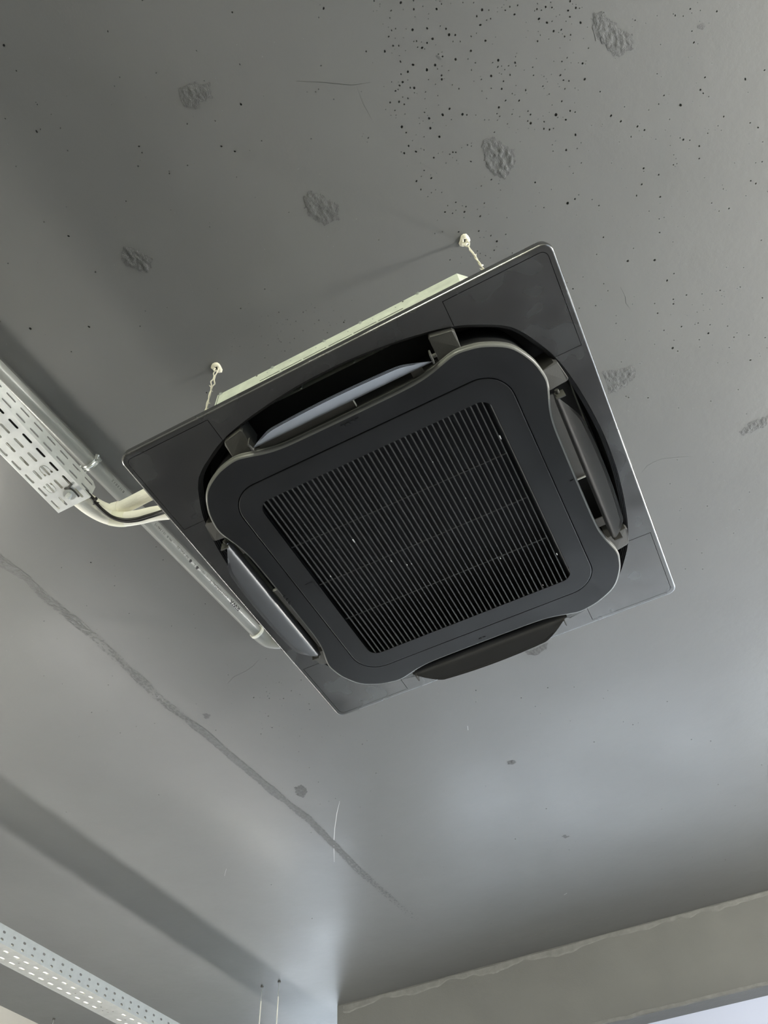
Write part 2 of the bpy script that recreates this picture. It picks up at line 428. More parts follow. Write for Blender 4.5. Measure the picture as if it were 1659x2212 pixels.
smear('edge_strip', lambda x: BZ + .018 + .006 * noise.noise(Vector((x * 11, 7, 0))), lambda x: .018, -2.0, 1.4, 120, .006)
wr = structure(obj('wall_right', *join(box(X1, X1 + .2, Y0, YB + BD, FLOOR, -2.0), box(X1, X1 + .2, Y0, YB + BD, -.1, ZC + .25), box(X1, X1 + .2, Y0, -2.6, -2.0, -.1), box(X1, X1 + .2, 2.6, YB + BD, -2.0, -.1)), 'wall'))
wl = structure(obj('wall_left', *box(X0 - .2, X0, Y0, Y1, FLOOR, ZC + .25), 'wall'))
wb = structure(obj('wall_back', *box(X0 - .2, X1 + .2, Y0 - .2, Y0, FLOOR, ZC + .25), 'wall'))
wn = structure(obj('wall_recess', *join(box(-2.04, -1.84, YB + BD, Y1, FLOOR, ZC + .02), box(X0, -2.04, Y1, Y1 + .2, FLOOR, -2.0), box(X0, -2.04, Y1, Y1 + .2, .38, ZC + .25)), 'wall'))
fl = structure(obj('floor', *box(X0 - .2, X1 + .2, Y0 - .2, Y1 + .2, FLOOR - .2, FLOOR), 'floor'))
structure(obj('ground_outside', *box(-14, 14, Y1 + .2, 26, FLOOR - .3, FLOOR - .06), 'pave'))
structure(obj('ground_front', *box(-1.84, 14, YB + BD, Y1 + .2, FLOOR - .3, FLOOR - .06), 'pave'))
def window(name, axis, a0, a1, pos, z0, z1, nm):
    """glazed frame standing in the plane axis = pos"""
    def bx(p0, p1, d, q0, q1):
        return box(p0, p1, pos - d, pos + d, q0, q1) if axis == 'y' else box(pos - d, pos + d, p0, p1, q0, q1)
    t = bpy.data.objects.new(name, None); C.objects.link(t); t.location = ((a0 + a1) / 2 if axis == 'y' else pos, pos if axis == 'y' else (a0 + a1) / 2, z0 + ZP)
    ORIG[t.name] = (t.location[0], t.location[1], z0); t['kind'] = 'structure'
    fw = .05
    obj('window_frame', *join(bx(a0, a1, .03, z0, z0 + fw), bx(a0, a1, .03, z1 - fw, z1), bx(a0, a0 + fw, .03, z0 + fw, z1 - fw), bx(a1 - fw, a1, .03, z0 + fw, z1 - fw)), 'frame', t)
    for k in range(1, nm):
        c = a0 + (a1 - a0) * k / nm; obj('mullion', *bx(c - .025, c + .025, .03, z0 + fw, z1 - fw), 'frame', t)
    for k in range(nm):
        p0 = a0 + (a1 - a0) * k / nm + (.025 if k else fw); p1 = a0 + (a1 - a0) * (k + 1) / nm - (.025 if k < nm - 1 else fw)
        obj('pane', *bx(p0, p1, .004, z0 + fw, z1 - fw), 'glass', t)
    return t
w1 = window('window_1', 'y', -2.04, X1, YB + BD - .07, FLOOR, BZ - .20, 4)
obj('top_rail', *box(-2.04, X1, YB + BD - .12, YB + BD - .02, BZ - .20, BZ), 'rail', w1)
window('window_2', 'x', -2.6, 2.6, X1 + .1, -2.0, -.1, 4)
window('window_3', 'y', X0, -2.04, Y1 + .1, -2.0, .38, 2)
portal('portal_front', (.68, YB + BD + .02, -1.46), (PI / 2, 0, PI), 5.44, 2.72)
portal('portal_side', (X1 + .22, 0, -1.05), (PI / 2, 0, PI / 2), 5.2, 1.9)
portal('portal_recess', (-2.82, Y1 + .22, -.81), (PI / 2, 0, PI), 1.56, 2.38)

# lamps outside the picture; the back and front right globes are added fill
def pendant(name, label, loc, r, power, col):
    t = thing(name, label, 'lamp', (loc[0], loc[1], loc[2]), 'globe pendants hanging from the ceiling')
    loops = []
    for i in range(13):
        a = PI * i / 12; loops.append([(loc[0] + r * max(.02, math.sin(a)) * math.cos(2 * PI * k / 24), loc[1] + r * max(.02, math.sin(a)) * math.sin(2 * PI * k / 24), loc[2] + r * math.cos(a)) for k in range(24)])
    m = mat(name + '_glow', (.9, .9, .85), rough=.4, emit=(col, power))
    obj('globe', *loft(loops, True, True), m, t, smooth=60)
    obj('cord', *tube([(loc[0], loc[1], loc[2] + r), (loc[0], loc[1], ZC - .03)], .004, 8), 'cable', t)
    obj('ceiling_rose', *disc(loc, .05, ZC - .03, ZC, 24), 'white', t)
pendant('pendant_lamp', 'glowing white globe lamp hanging to the right of the air conditioner', (2.35, -.15, -.25), .12, LAMP_R, (1, .97, .88))
pendant('pendant_lamp', 'glowing white globe lamp hanging beside the far left cable tray', (-2.0, -.25, -.35), .12, LAMP_L, (1, .97, .86))
pendant('pendant_lamp', 'added white globe lamp for the housing side, hanging close under the ceiling behind the photographer', (.3, -3.35, .32), .12, FILL_B, (.97, 1, .82))  # added unseen, placed to brighten the housing side but not the ceiling
pendant('pendant_lamp', 'added white globe fill lamp hanging in front of the glazed wall on the right', (2.5, 2.0, -.40), .12, FILL_F, (1, .96, .90))  # added unseen to brighten the right and far ceiling

def tube_lamp(x, y0, y1, z, label, power, col):
    t = thing('tube_lamp', label, 'lamp', (x, (y0 + y1) / 2, z))
    m = mat('tube_glow', (.9, .9, .88), rough=.4, emit=(col, power))
    obj('lamp_tube', *tube([(x, y0 + .02, z + .02), (x, y1 - .02, z + .02)], .019, 16), m, t, smooth=60)
    obj('lamp_cap', *tube([(x, y0, z + .02), (x, y0 + .02, z + .02)], .022, 16), 'white', t, smooth=60)
    obj('lamp_cap', *tube([(x, y1 - .02, z + .02), (x, y1, z + .02)], .022, 16), 'white', t, smooth=60)
    for y in (y0 + .01, y1 - .01): obj('lamp_wire', *tube([(x, y, z + .04), (x, y, .008)], .0015, 6), 'steel', t)
tube_lamp(-2.2225, .5, 3.0, -.42, 'lit tube lamp hanging under the low cable tray in the far left', LAMP_T, (1, .98, .94))
# ------------------------------------------------------------------ the air conditioner
ac = thing('ceiling_air_conditioner', 'black square ceiling cassette air conditioner with a slatted centre grille and four open flaps', 'air conditioner', (0, 0, 0))
H = .475
def octant(points, m=6):
    """closed outline with the symmetry of a square from points of its first octant (x >= y >= 0)"""
    q = [np.array(p) for p in points] + [np.array((b, a)) for a, b in points[::-1]][(1 if points[-1][0] == points[-1][1] else 0):]
    full = []
    for k in range(4):
        c, s = [(1, 0), (0, 1), (-1, 0), (0, -1)][k]
        full += [(c * p[0] - s * p[1], s * p[0] + c * p[1]) for p in q[:-1]]
    n = len(full); out = []
    for i in range(n):
        a, b, c, d = [np.array(full[(i + j) % n]) for j in (-1, 0, 1, 2)]
        for k in range(m):
            t = k / m; out.append(tuple(.5 * (2 * b + (c - a) * t + (2 * a - 5 * b + 4 * c - d) * t * t + (3 * b - a - 3 * c + d) * t ** 3)))
    return out
def offset(loop, d):
    n = len(loop); out = []
    for i in range(n):
        a, b = np.array(loop[i - 1]), np.array(loop[(i + 1) % n]); t = (b - a) / np.linalg.norm(b - a); out.append((loop[i][0] + t[1] * d, loop[i][1] - t[0] * d))
    return out
lift = lambda loop, z: [(a, b, z) for a, b in loop]
recess = octant([(.4435, 0), (.4425, .05), (.4385, .10), (.4325, .15), (.4240, .20), (.4115, .25), (.390, .300), (.355, .355)])
ring_o = octant([(.3565, 0), (.3567, .06), (.3572, .12), (.3590, .155), (.3640, .185), (.3715, .212), (.3775, .238), (.376, .262), (.366, .298), (.340, .340)])
gap_o = rrect(.3115, .3105, .066, 12); grille_o = rrect(.3095, .3085, .064, 12)
def cover_poly(sx, sy, g):
    a, b, r = .2585 + g, .4625 - g, .014 - g
    p = [(a, .36), (a, b)]
    p += [(b - r + r * math.sin(t), b - r + r * math.cos(t)) for t in [i * PI / 12 for i in range(7)]]
    p += [(b, a), (.36, a)]
    rc = offset(recess, .0005 if g else 0.0)
    pts = [q for q in rc if q[0] > a - .02 and q[1] > a - .02]
    pts = sorted(pts, key=lambda q: math.atan2(q[1], q[0]))
    pts = [q for q in pts if q[1] > a + .0005 and q[0] > a + .0005]
    def cross(alist, ax):
        for q0, q1 in zip(rc, rc[1:] + rc[:1]):
            if (q0[ax] - a) * (q1[ax] - a) <= 0 and q0[1 - ax] > .2 and q1[1 - ax] > .2 and q0[ax] > 0:
                t = (a - q0[ax]) / (q1[ax] - q0[ax]) if q1[ax] != q0[ax] else 0; return q0[1 - ax] + t * (q1[1 - ax] - q0[1 - ax])
    p[0] = (a, cross(rc, 0)); p[-1] = (cross(rc, 1), a)
    poly = p + pts
    poly = [(sx * x, sy * y) for x, y in poly]
    return poly if sx * sy > 0 else poly[::-1]
outer = rrect(H - .005, H - .005, .017, 8)
fr_v, fr_f = plate(outer, [recess] + [cover_poly(sx, sy, 0.0) for sx in (1, -1) for sy in (1, -1)], lambda a, b, c: (a, b, c), 0.0, .004)
def rim(loop0, prof):
    return loft([lift(offset(loop0, d), z) for d, z in prof])
base_o = rrect(H - .005, H - .005, .017, 8)
panel = obj('panel_frame', *join((fr_v, fr_f), rim(base_o, [(0, 0), (.0022, .0006), (.0040, .0022), (.005, .005), (.005, .011), (.0035, .0125), (.003, .024), (-.02, .026)])), 'panel', ac, smooth=40, solid=False)
obj('backing_plate', *plate(rrect(H - .012, H - .012, .012, 6), [offset(recess, .001)], lambda a, b, c: (a, b, c), .0046, .02), 'duct', ac)
for sx in (1, -1):
    for sy in (1, -1):
        pl = cover_poly(sx, sy, .0011)
        obj('corner_cover', *plate(pl, [], lambda a, b, c: (a, b, c), -.0002, .0045), 'panel', ac)
# stepped rim of the round opening and the duct behind it
obj('opening_rim', *rim(recess, [(0, 0), (0, .0035), (-.0028, .0035), (-.0030, .0075), (-.0058, .0075), (-.0060, .0115), (-.0086, .0115), (-.0088, .045), (-.016, .075)]), 'duct', ac, smooth=30, solid=False)
obj('duct_back', *plate(offset(recess, -.012), [], lambda a, b, c: (a, b, c), .072, .076), 'duct', ac)
# centre ring
ringcap = plate(offset(ring_o, -.0045), [gap_o], lambda a, b, c: (a, b, c), -.042, -.036)
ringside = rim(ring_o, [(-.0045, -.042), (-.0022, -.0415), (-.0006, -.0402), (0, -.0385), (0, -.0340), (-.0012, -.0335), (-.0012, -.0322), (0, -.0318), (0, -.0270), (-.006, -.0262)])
ring = obj('centre_ring', *ringcap, 'ring', ac, smooth=40, solid=False)
obj('ring_edge', *ringside, 'edge', ring, smooth=40, solid=False, label='rounded edge of the ring, coloured pale as its lamp highlight')
inner_wall = [(x * .985, y * .985) for x, y in ring_o]
obj('inner_duct_wall', *loft([lift(offset(ring_o, -.003), -.027), lift(offset(ring_o, -.012), .07)]), 'duct', ac, smooth=40, solid=False)
obj('ring_back', *plate(offset(ring_o, -.004), [rrect(.285, .282, .03, 6)], lambda a, b, c: (a, b, c), -.027, -.0255), 'duct', ac)
# raised outlet marks on the ring
def mark(x, y): obj('outlet_mark', *box(x - .0034, x + .0034, y - .0034, y + .0034, -.0434, -.0415), 'ring', ring)
for k in range(4): mark(-.0165 + .011 * k, -.3405)
mark(.345, .004)
for k in range(2): mark(-.0045 + .011 * k, .3425)
for k in range(3): mark(-.350, -.011 + .011 * k)
# grille
OX0, OX1, OY = -.2645, .2625, .2620
hole = rrect((OX1 - OX0) / 2, OY, .026, 8, (OX0 + OX1) / 2, 0)
gp_face = plate(offset(grille_o, -.0015), [hole], lambda a, b, c: (a, b, c), -.0425, -.038)
gp_edge = rim(grille_o, [(-.0015, -.0425), (-.0004, -.0420), (0, -.0410), (0, -.034)])
grille = obj('grille_panel', *join(gp_face, gp_edge), 'ring', ac, smooth=40, solid=False)
obj('hole_edge', *loft([lift(offset(hole, 0), -.0425), lift(offset(hole, 0), -.0300)]), 'ring', grille, smooth=40, solid=False)
obj('side_bevel', *join(loft([[(OX1 - .001, -OY + .01, -.0415), (OX1 - .001, OY - .01, -.0415)], [(.2505, -OY + .004, -.033), (.2505, OY - .004, -.033)], [(.2485, -OY + .002, -.028), (.2485, OY - .002, -.028)]], False)), 'ring', grille, smooth=60, solid=False)
PITCH = .0119; nsl = 43
def slat_outline():
    hw, hp, L = .00095, PITCH / 2, OY + .001; R_ = .0042; p = []
    for k in range(6):
        a = PI / 2 * k / 5; p.append((hp + .0002 - (hp - hw) * math.sin(a), L - R_ * (1 - math.cos(a)) - (0 if k else 0)))
    right = p
    q = right + [(x, -y) for x, y in right[::-1]]
    return q + [(-x, y) for x, y in q[::-1]]
sl = slat_outline()
sv, sf = plate(sl, [], lambda a, b, c: (a, b, c), -.0414, -.0368)
first = None
for k in range(nsl):
    x = OX0 + .0122 + PITCH * k
    if first is None:
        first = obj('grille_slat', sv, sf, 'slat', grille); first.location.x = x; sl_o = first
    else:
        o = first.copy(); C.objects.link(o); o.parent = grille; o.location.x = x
for y in (-.1238, .0005, .125):
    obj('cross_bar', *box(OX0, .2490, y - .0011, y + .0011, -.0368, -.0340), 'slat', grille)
for u, v, q in ((1080, 943, 1.6), (1082, 947, 1.2), (1203, 1197, 1.6), (763, 1167, 1.7), (765, 1170, 1.4), (845, 1212, 1.3), (879, 1220, 1.0), (889, 1218, .9), (714, 1245, 1.2), (1081, 1206, 1.2), (935, 998, .8), (1173, 1264, 1.0), (1006, 1076, .7)):
    x, y, z = onz(u, v, -.0418); obj('paint_chip', *box(x - .0007 * q, x + .0007 * q, y - .0018 * q, y + .0018 * q, -.0420, -.0412), 'scratch', grille)
obj('air_filter', *box(OX0 - .02, OX1 + .02, -OY - .02, OY + .02, .0200, .0220), 'filter', ac)
obj('filter_box', *loft([lift(rrect(.2855, .2825, .03, 6), -.0265), lift(rrect(.2855, .2825, .03, 6), .021)]), 'filter', ac, solid=False)
obj('catch_tab', *plate(rrect(.0105, .0225, .003, 4, -.2815, .0015), [], lambda a, b, c: (a, b, c), -.0432, -.0420), 'ring', grille)
# flaps and their end blocks, on four sides
def side_map(k):
    c, s = [(1, 0), (0, 1), (-1, 0), (0, -1)][k]
    return lambda t, o, z: (c * o - s * t, s * o + c * t, z)
def flap_grid():
    A, B = .137, .2035
    ts = [-B + 2 * B * i / 60 for i in range(61)]
    def out(t):
        a = abs(t)
        if a <= A: return .4125 + .0050 * (1 - (a / A) ** 2)
        u = (a - A) / (B - A); return .4125 + (.3795 - .4125) * (u ** 1.25)
    ss = [0, .06, .12, .2, .28, .36, .45, .55, .65, .75, .82]
    def zc(o):
        pts = [(.3765, -.0285), (.3780, -.0345), (.3805, -.0395), (.384, -.0435), (.392, -.0490), (.402, -.0548), (.412, -.0602), (.420, -.064)]
        for (a, b), (c, d) in zip(pts[:-1], pts[1:]):
            if o <= c: return b + (d - b) * max(0, (o - a)) / (c - a)
        return pts[-1][1]
    low = []; upp = []
    for t in ts:
        O = out(t); I = .3765 + .002 * max(0, (abs(t) - .17) / .0335) ** 2; lo = []; up = []
        offs = [I + (O - I) * s for s in ss]
        gw = max(0.0, min(1.0, (O - .395) / .012))
        gr = []
        for (d, g) in ((.0062, 0), (.0058, 1), (.0050, 1), (.0046, 0), (.0041, 0), (.0037, 1), (.0029, 1), (.0025, 0), (.0020, 0), (.0016, 1), (.0008, 1), (.0004, 0), (0, 0)):
            gr.append((max(offs[-1] + .0001 * len(gr), O - d * (.35 + .65 * gw)), g * .0011 * gw))
        for o in offs: lo.append((t, o, zc(o)))
        for o, g in gr: lo.append((t, o, zc(o) + g))
        for (tt, o, z) in lo: up.append((tt, o - .0010, z + .0028))
        low.append(lo); upp.append(up)
    return low, upp
low, upp = flap_grid()
for k in range(4):
    f = side_map(k); n = len(low[0])
    loops = [[f(*p) for p in lo] + [f(*p) for p in reversed(up)] for lo, up in zip(low, upp)]
    fo = obj('air_flap', *loft(loops, True, True), 'flap', ac, smooth=32)
    fo['label'] = ['right-hand air flap tilted open', 'far air flap, dark underside turned to the viewer', 'left-hand air flap tilted open', 'near air flap with a pale bluish sheen'][k]
    for s in (-1, 1):
        a, b = .2075 * s, .2560 * s
        pts = [(a, .366), (b - .002 * s, .374), (b, .3765 + .024), (b - .004 * s, .4075), (a + .004 * s, .4155), (a, .412)]
        lo_ = [f(t, o, -.0130 if o > .38 else -.0215) for t, o in pts]; hi_ = [f(t * 1.0, o, .045) for t, o in pts]
        mid_ = [f(t + (0.0008 * (1 if abs(t) > .23 else -1)) * s, o + (.0008 if o > .39 else -.0008), (-.0118 if o > .38 else -.0203)) for t, o in pts]
        obj('hinge_block', *loft([lo_, mid_, hi_], True, True), 'block', ac)
        obj('hinge_pin', *tube([f(.2085 * s, .386, -.030), f(.1990 * s, .386, -.030)], .0042, 12), 'block', ac, smooth=50)
        obj('hinge_arm', *join(*[(lambda v, q: ([f(*p) for p in v], q))(*box(min(.1975 * s, .2005 * s), max(.1975 * s, .2005 * s), .379, .398, -.048, -.024))]), 'block', ac)
    # inner louvre vanes seen through the slot
    fb = lambda *b: (lambda v, q: ([f(*p) for p in v], q))(*box(*b))
    obj('louvre_vane', *fb(-.195, .022, .3560, .3775, -.0160, -.0130), 'taupe', ac)
    obj('vane_end', *fb(.0222, .0236, .3560, .3775, -.0200, -.0130), 'white', ac)
    obj('louvre_vane', *fb(.148, .172, .3560, .3775, -.0160, -.0130), 'taupe', ac)
# galvanised housing above the panel
HH = .227
octo = [(.30, -.42), (.42, -.30), (.42, .30), (.30, .42), (-.30, .42), (-.42, .30), (-.42, -.30), (-.30, -.42)]
def ins(d): return offset(octo, -d)
hv, hf = loft([lift(octo, .026), lift(octo, HH - .006), lift(ins(.0018), HH - .002), lift(ins(.006), HH), lift(ins(.03), HH)])
hf.append(tuple(range(len(hv) - 8, len(hv))))
housing = obj('housing', hv, hf, 'galv', ac)
for x0, x1 in ((-.182, -.131), (-.127, -.075), (-.071, -.014), (-.008, .049), (.053, .108), (.112, .171)):
    obj('seam_slot', *box(x0, x1, -.4206, -.4196, .1785, .1800), 'hole', housing)
for x in (-.186, -.068, .053, .173): obj('fold_rib', *box(x - .0018, x + .0018, -.4215, -.4198, .030, .172), 'galv', housing)
obj('seam', *box(-.2962, -.2952, -.4204, -.4198, .03, .222), 'hole', housing)
for x in (-.152, -.019, .071, .209, -.290): obj('screw', *join(disc((x, .217), .0042, -.4225, -.4195, 10, 1), disc((x, .217), .0022, -.4240, -.4224, 8, 1)), 'steel', housing)
for x in (-.194, .173): obj('punched_hole', *disc((x, .217), .0022, -.4204, -.4198, 10, 1), 'hole', housing)
for x in (-.165, -.105, -.04, .04, .10, .155): obj('rivet', *disc((x, .205), .0015, -.4212, -.4196, 8, 1), 'steel', housing)
for sx in (1, -1):
    for sy in (1, -1):
        c = (.355 * sx, .39 * sy); d = np.array([sx, sy]) / math.sqrt(2); t = np.array([-sy, sx]) / math.sqrt(2)
        P = [np.array(c) - d * .035 + t * .022, np.array(c) - d * .035 - t * .022, np.array(c) + d * .014 - t * .012, np.array(c) + d * .014 + t * .012]
        obj('hanger_bracket', *loft([[(*p, .196) for p in P], [(*p, .199) for p in P]], True, True), 'galv', housing)

# ------------------------------------------------------------------ suspension wires of the unit
def hanger(x, y, label, seed, drift=(0, 0)):
    t = thing('suspension_wire', label, 'wire', (x, y, ZC), 'wires the air conditioner hangs on'); r = random.Random(seed)
    # plug with a hole, cream filler squeezed out around it
    n = 14; loops = []
    rad = [.0118 * (1 + .13 * math.sin(2 * PI * k / n * 2 + seed) + .10 * math.sin(2 * PI * k / n * 3 + 2 * seed) + .05 * r.uniform(-1, 1)) for k in range(n)]
    for q, z in ((1.25, ZC + .002), (1.15, ZC - .002), (.95, ZC - .005), (.55, ZC - .006), (.36, ZC - .005), (.34, ZC + .002)):
        loops.append([(x + rad[k] * q * math.cos(2 * PI * k / n), y + rad[k] * q * math.sin(2 * PI * k / n), z + .001 * math.sin(k * 2.3 + seed)) for k in range(n)])
    obj('anchor_plug', *loft(loops), 'cream', t, smooth=50, solid=False)
    obj('plug_hole', *disc((x - .001, y + .001), .0062, ZC - .0044, ZC - .0036, 14), 'hole', t)
    ring = [(x + .0055 * math.cos(a), y + .002 * math.cos(a), ZC - .012 - .0095 * math.sin(a)) for a in [2 * PI * k / 20 for k in range(21)]]
    obj('eye_hook', *tube(ring, .0017, 8), 'cream', t, smooth=60)
    bot = .200
    def pt(z, a, R_): 
        k = (ZC - z) / (ZC - bot); return (x + drift[0] * k + R_ * math.cos(a), y + drift[1] * k + R_ * math.sin(a), z)
    loop = [pt(ZC - .018 - .022 * s - .0, 0, 0) for s in (0,)]
    up = [pt(ZC - .018, 0, 0), pt(ZC - .024, 0, .0055), pt(ZC - .034, 0, .0062), pt(ZC - .046, 0, .0035), pt(ZC - .054, 0, .0012)]
    dn = [pt(ZC - .018, PI, 0), pt(ZC - .024, PI, .0055), pt(ZC - .034, PI, .0062), pt(ZC - .046, PI, .0035), pt(ZC - .054, PI, .0012)]
    obj('wire_loop', *join(tube(spline(up, 5), .0016, 8), tube(spline(dn, 5), .0016, 8)), 'cream', t, smooth=60)
    hel = []
    for ph in (0, PI):
        pts = []
        for k in range(161):
            z = ZC - .052 - (ZC - .052 - bot) * k / 160
            bulge = .0013 + (.0042 * math.exp(-((z - (ZC - .095)) / .012) ** 2))
            pts.append(pt(z, ph + 1.1 + max(0, k - 45) * .10, bulge))
        hel.append(tube(pts, .0017, 7))
    obj('twisted_wire', *join(*hel), 'cream', t, smooth=60)
    for q in range(5):
        z = ZC - .11 - q * .03 - r.uniform(0, .012); a = r.uniform(0, 6)
        obj('wire_end', *tube([pt(z, a, .001), pt(z + .002, a, .005), pt(z + .006, a + .3, .0075)], lambda s: .0019 * (1.15 - s), 7), 'cream', t, smooth=60)
    return t
hanger(.344, -.388, 'cream twisted suspension wire hooked to the ceiling above the nearest panel corner', 3, (.012, 0))
hanger(-.367, -.392, 'cream twisted suspension wire left of the galvanised housing', 5, (.012, 0))
hanger(.355, .39, 'cream suspension wire hidden above the far right panel corner', 8)
hanger(-.355, .39, 'cream suspension wire hidden above the far left panel corner', 9)

# ------------------------------------------------------------------ grey drain pipe along the ceiling
PR = .0212; PZ = .4635
pb = np.array([-.7800, .462, PZ]); pa = pb - np.array([.0599, 1.0, 0]) * 2.1
dpipe = thing('drain_pipe', 'grey plastic drain pipe with black print running under the ceiling beside the black panel', 'pipe', tuple(pb))
obj('pipe', *tube([tuple(pa + (pb - pa) * k / 8) for k in range(9)], PR, 40), 'pvc', dpipe, smooth=50)
el = spline([tuple(pb - np.array([0, .012, 0])), tuple(pb + np.array([.002, .018, 0])), tuple(pb + np.array([.012, .046, -.001])), tuple(pb + np.array([.036, .064, -.002])), tuple(pb + np.array([.060, .068, -.003]))], 6)
obj('elbow', *tube(el, .0238, 32), 'pvc', dpipe, smooth=40)
obj('socket_lip', *tube([tuple(pb + np.array([-.0006, -.014, 0])), tuple(pb + np.array([0, -.004, 0]))], .0255, 32), 'white', dpipe, smooth=40)
ex = pb + np.array([.058, .068, -.003])
obj('white_adaptor', *join(tube([tuple(ex), tuple(ex + np.array([.02, .001, 0]))], .0275, 32), tube([tuple(ex + np.array([.02, .001, 0])), tuple(ex + np.array([.12, -.03, -.08])), tuple(ex + np.array([.315, -.06, -.27]))], .018, 24)), 'white', dpipe, smooth=40)
ud = (pb - pa) / np.linalg.norm(pb - pa)
def print_text(body, size, s0, bold=0.0, ang0=-30):
    """text wrapped on the pipe: s0 = distance of its start back from the elbow end; reads towards the photographer"""
    cu = bpy.data.curves.new('ink', 'FONT'); cu.body = body; cu.size = size; cu.offset = bold; cu.resolution_u = 2
    to = bpy.data.objects.new('ink', cu); C.objects.link(to)
    dg = bpy.context.evaluated_depsgraph_get(); me = bpy.data.meshes.new_from_object(to.evaluated_get(dg))
    bm = bmesh.new(); bm.from_mesh(me); bmesh.ops.triangulate(bm, faces=bm.faces)
    for _ in range(4):
        es = [e for e in bm.edges if e.calc_length() > .0028]
        if not es: break
        bmesh.ops.subdivide_edges(bm, edges=es, cuts=1); bmesh.ops.triangulate(bm, faces=bm.faces)
    bm.to_mesh(me); bm.free()
    V = []; wd = 0
    for v in me.vertices:
        s = s0 + v.co.x; wd = max(wd, v.co.x); a = math.radians(ang0) - (v.co.y - size * .35) / PR
        c = pb - ud * s; rr = PR + .0003
        # around the pipe: angle 0 = +x side, -90 = straight down
        V.append((c[0] + rr * math.cos(a), c[1], c[2] + rr * math.sin(a)))
    F = [tuple(p.vertices) for p in me.polygons]
    bpy.data.objects.remove(to); bpy.data.curves.remove(cu); bpy.data.meshes.remove(me)
    if V: obj('pipe_print', V, F, 'print', dpipe, solid=False)
    return s0 + wd
def diamond(s, ang0=-30):
    V = []; 
    for dx, dy in ((0, -.0075), (.0052, 0), (.0030, .0070), (-.0030, .0070), (-.0052, 0)):
        a = math.radians(ang0) - dy / PR; c = pb - ud * (s + dx); rr = PR + .0003
        V.append((c[0] + rr * math.cos(a), c[1], c[2] + rr * math.sin(a)))
    obj('pipe_print', V, [(0, 1, 2, 3, 4)], 'print', dpipe, solid=False)
for q in (0, .0006, .0012): print_text('RWA', .0205, .128 + q)
print_text('COTTENDAL T', .0132, .190)
print_text('-', .0120, .294); print_text('1S/1', .0105, .308)
diamond(.342); print_text('E-', .0100, .352); diamond(.374)
print_text('NF', .0105, .386); print_text('PVC 32', .0110, .405)
print_text('-', .0105, .454); print_text('M1-B', .0100, .464); print_text('10.1', .0100, .492); print_text('346/15', .0105, .511)
print_text('10 B1', .0100, .610); print_text('B 11 3 0 1 2', .0100, .672)
# clamp round the pipe
kc = pb - ud * .790
clamp = thing('pipe_clamp', 'small galvanised clamp with screw holding the grey drain pipe', 'clamp', tuple(kc))
band = []
for rr, yy in ((PR + .0002, -.008), (PR + .0024, -.008), (PR + .0024, .008), (PR + .0002, .008), (PR + .0002, -.008)):
    band.append([(kc[0] + rr * math.cos(2 * PI * k / 36), kc[1] + yy, kc[2] + rr * math.sin(2 * PI * k / 36)) for k in range(36)])
obj('band', *loft(band), 'steel', clamp, smooth=40, solid=False)
obj('rib', *loft([[(kc[0] + rr * math.cos(2 * PI * k / 36), kc[1] + yy, kc[2] + rr * math.sin(2 * PI * k / 36)) for k in range(36)] for rr, yy in ((PR + .0022, -.003), (PR + .0042, -.001), (PR + .0042, .001), (PR + .0022, .003))]), 'steel', clamp, smooth=40, solid=False)
for s in (-1, 1):
    cx = kc[0] + s * (PR + .007)
    obj('ear', *join(box(cx - .006, cx + .006, kc[1] - .008, kc[1] + .008, kc[2] + .0015, kc[2] + .0035), box(cx - .006, cx + .006, kc[1] - .008, kc[1] + .008, kc[2] - .0035, kc[2] - .0015)), 'steel', clamp)
    obj('screw', *join(disc((cx, kc[1]), .0052, kc[2] - .0075, kc[2] - .0035, 16), disc((cx, kc[1]), .0022, kc[2] - .012, kc[2] + .008, 10)), 'steel', clamp, smooth=40)
ey = np.array([kc[0] - .0275, kc[1] + .004, kc[2] - .012])
vd = np.array(CAM) - ey; vd /= np.linalg.norm(vd); e1 = np.cross(vd, [0, 0, 1.0]); e1 /= np.linalg.norm(e1); e2 = np.cross(vd, e1)
obj('screw_eye', *tube([tuple(ey + .0085 * (math.cos(a) * e1 + math.sin(a) * e2)) for a in [2 * PI * k / 24 for k in range(25)]], .0024, 10), 'steel', clamp, smooth=60)
obj('eye_bolt', *tube([tuple(ey - vd * .006), tuple(ey + vd * .004)], .0036, 12), 'steel', clamp, smooth=40)
obj('clamp_tab', *tube([(kc[0] + PR + .002, kc[1] - .004, kc[2] - .004), (kc[0] + PR + .012, kc[1] - .012, kc[2] + .004)], .0055, 10), 'steel', clamp, smooth=60)
obj('ceiling_stud', *tube([(kc[0], kc[1], kc[2] + PR), (kc[0], kc[1], ZC)], .004, 12), 'steel', clamp, smooth=40)

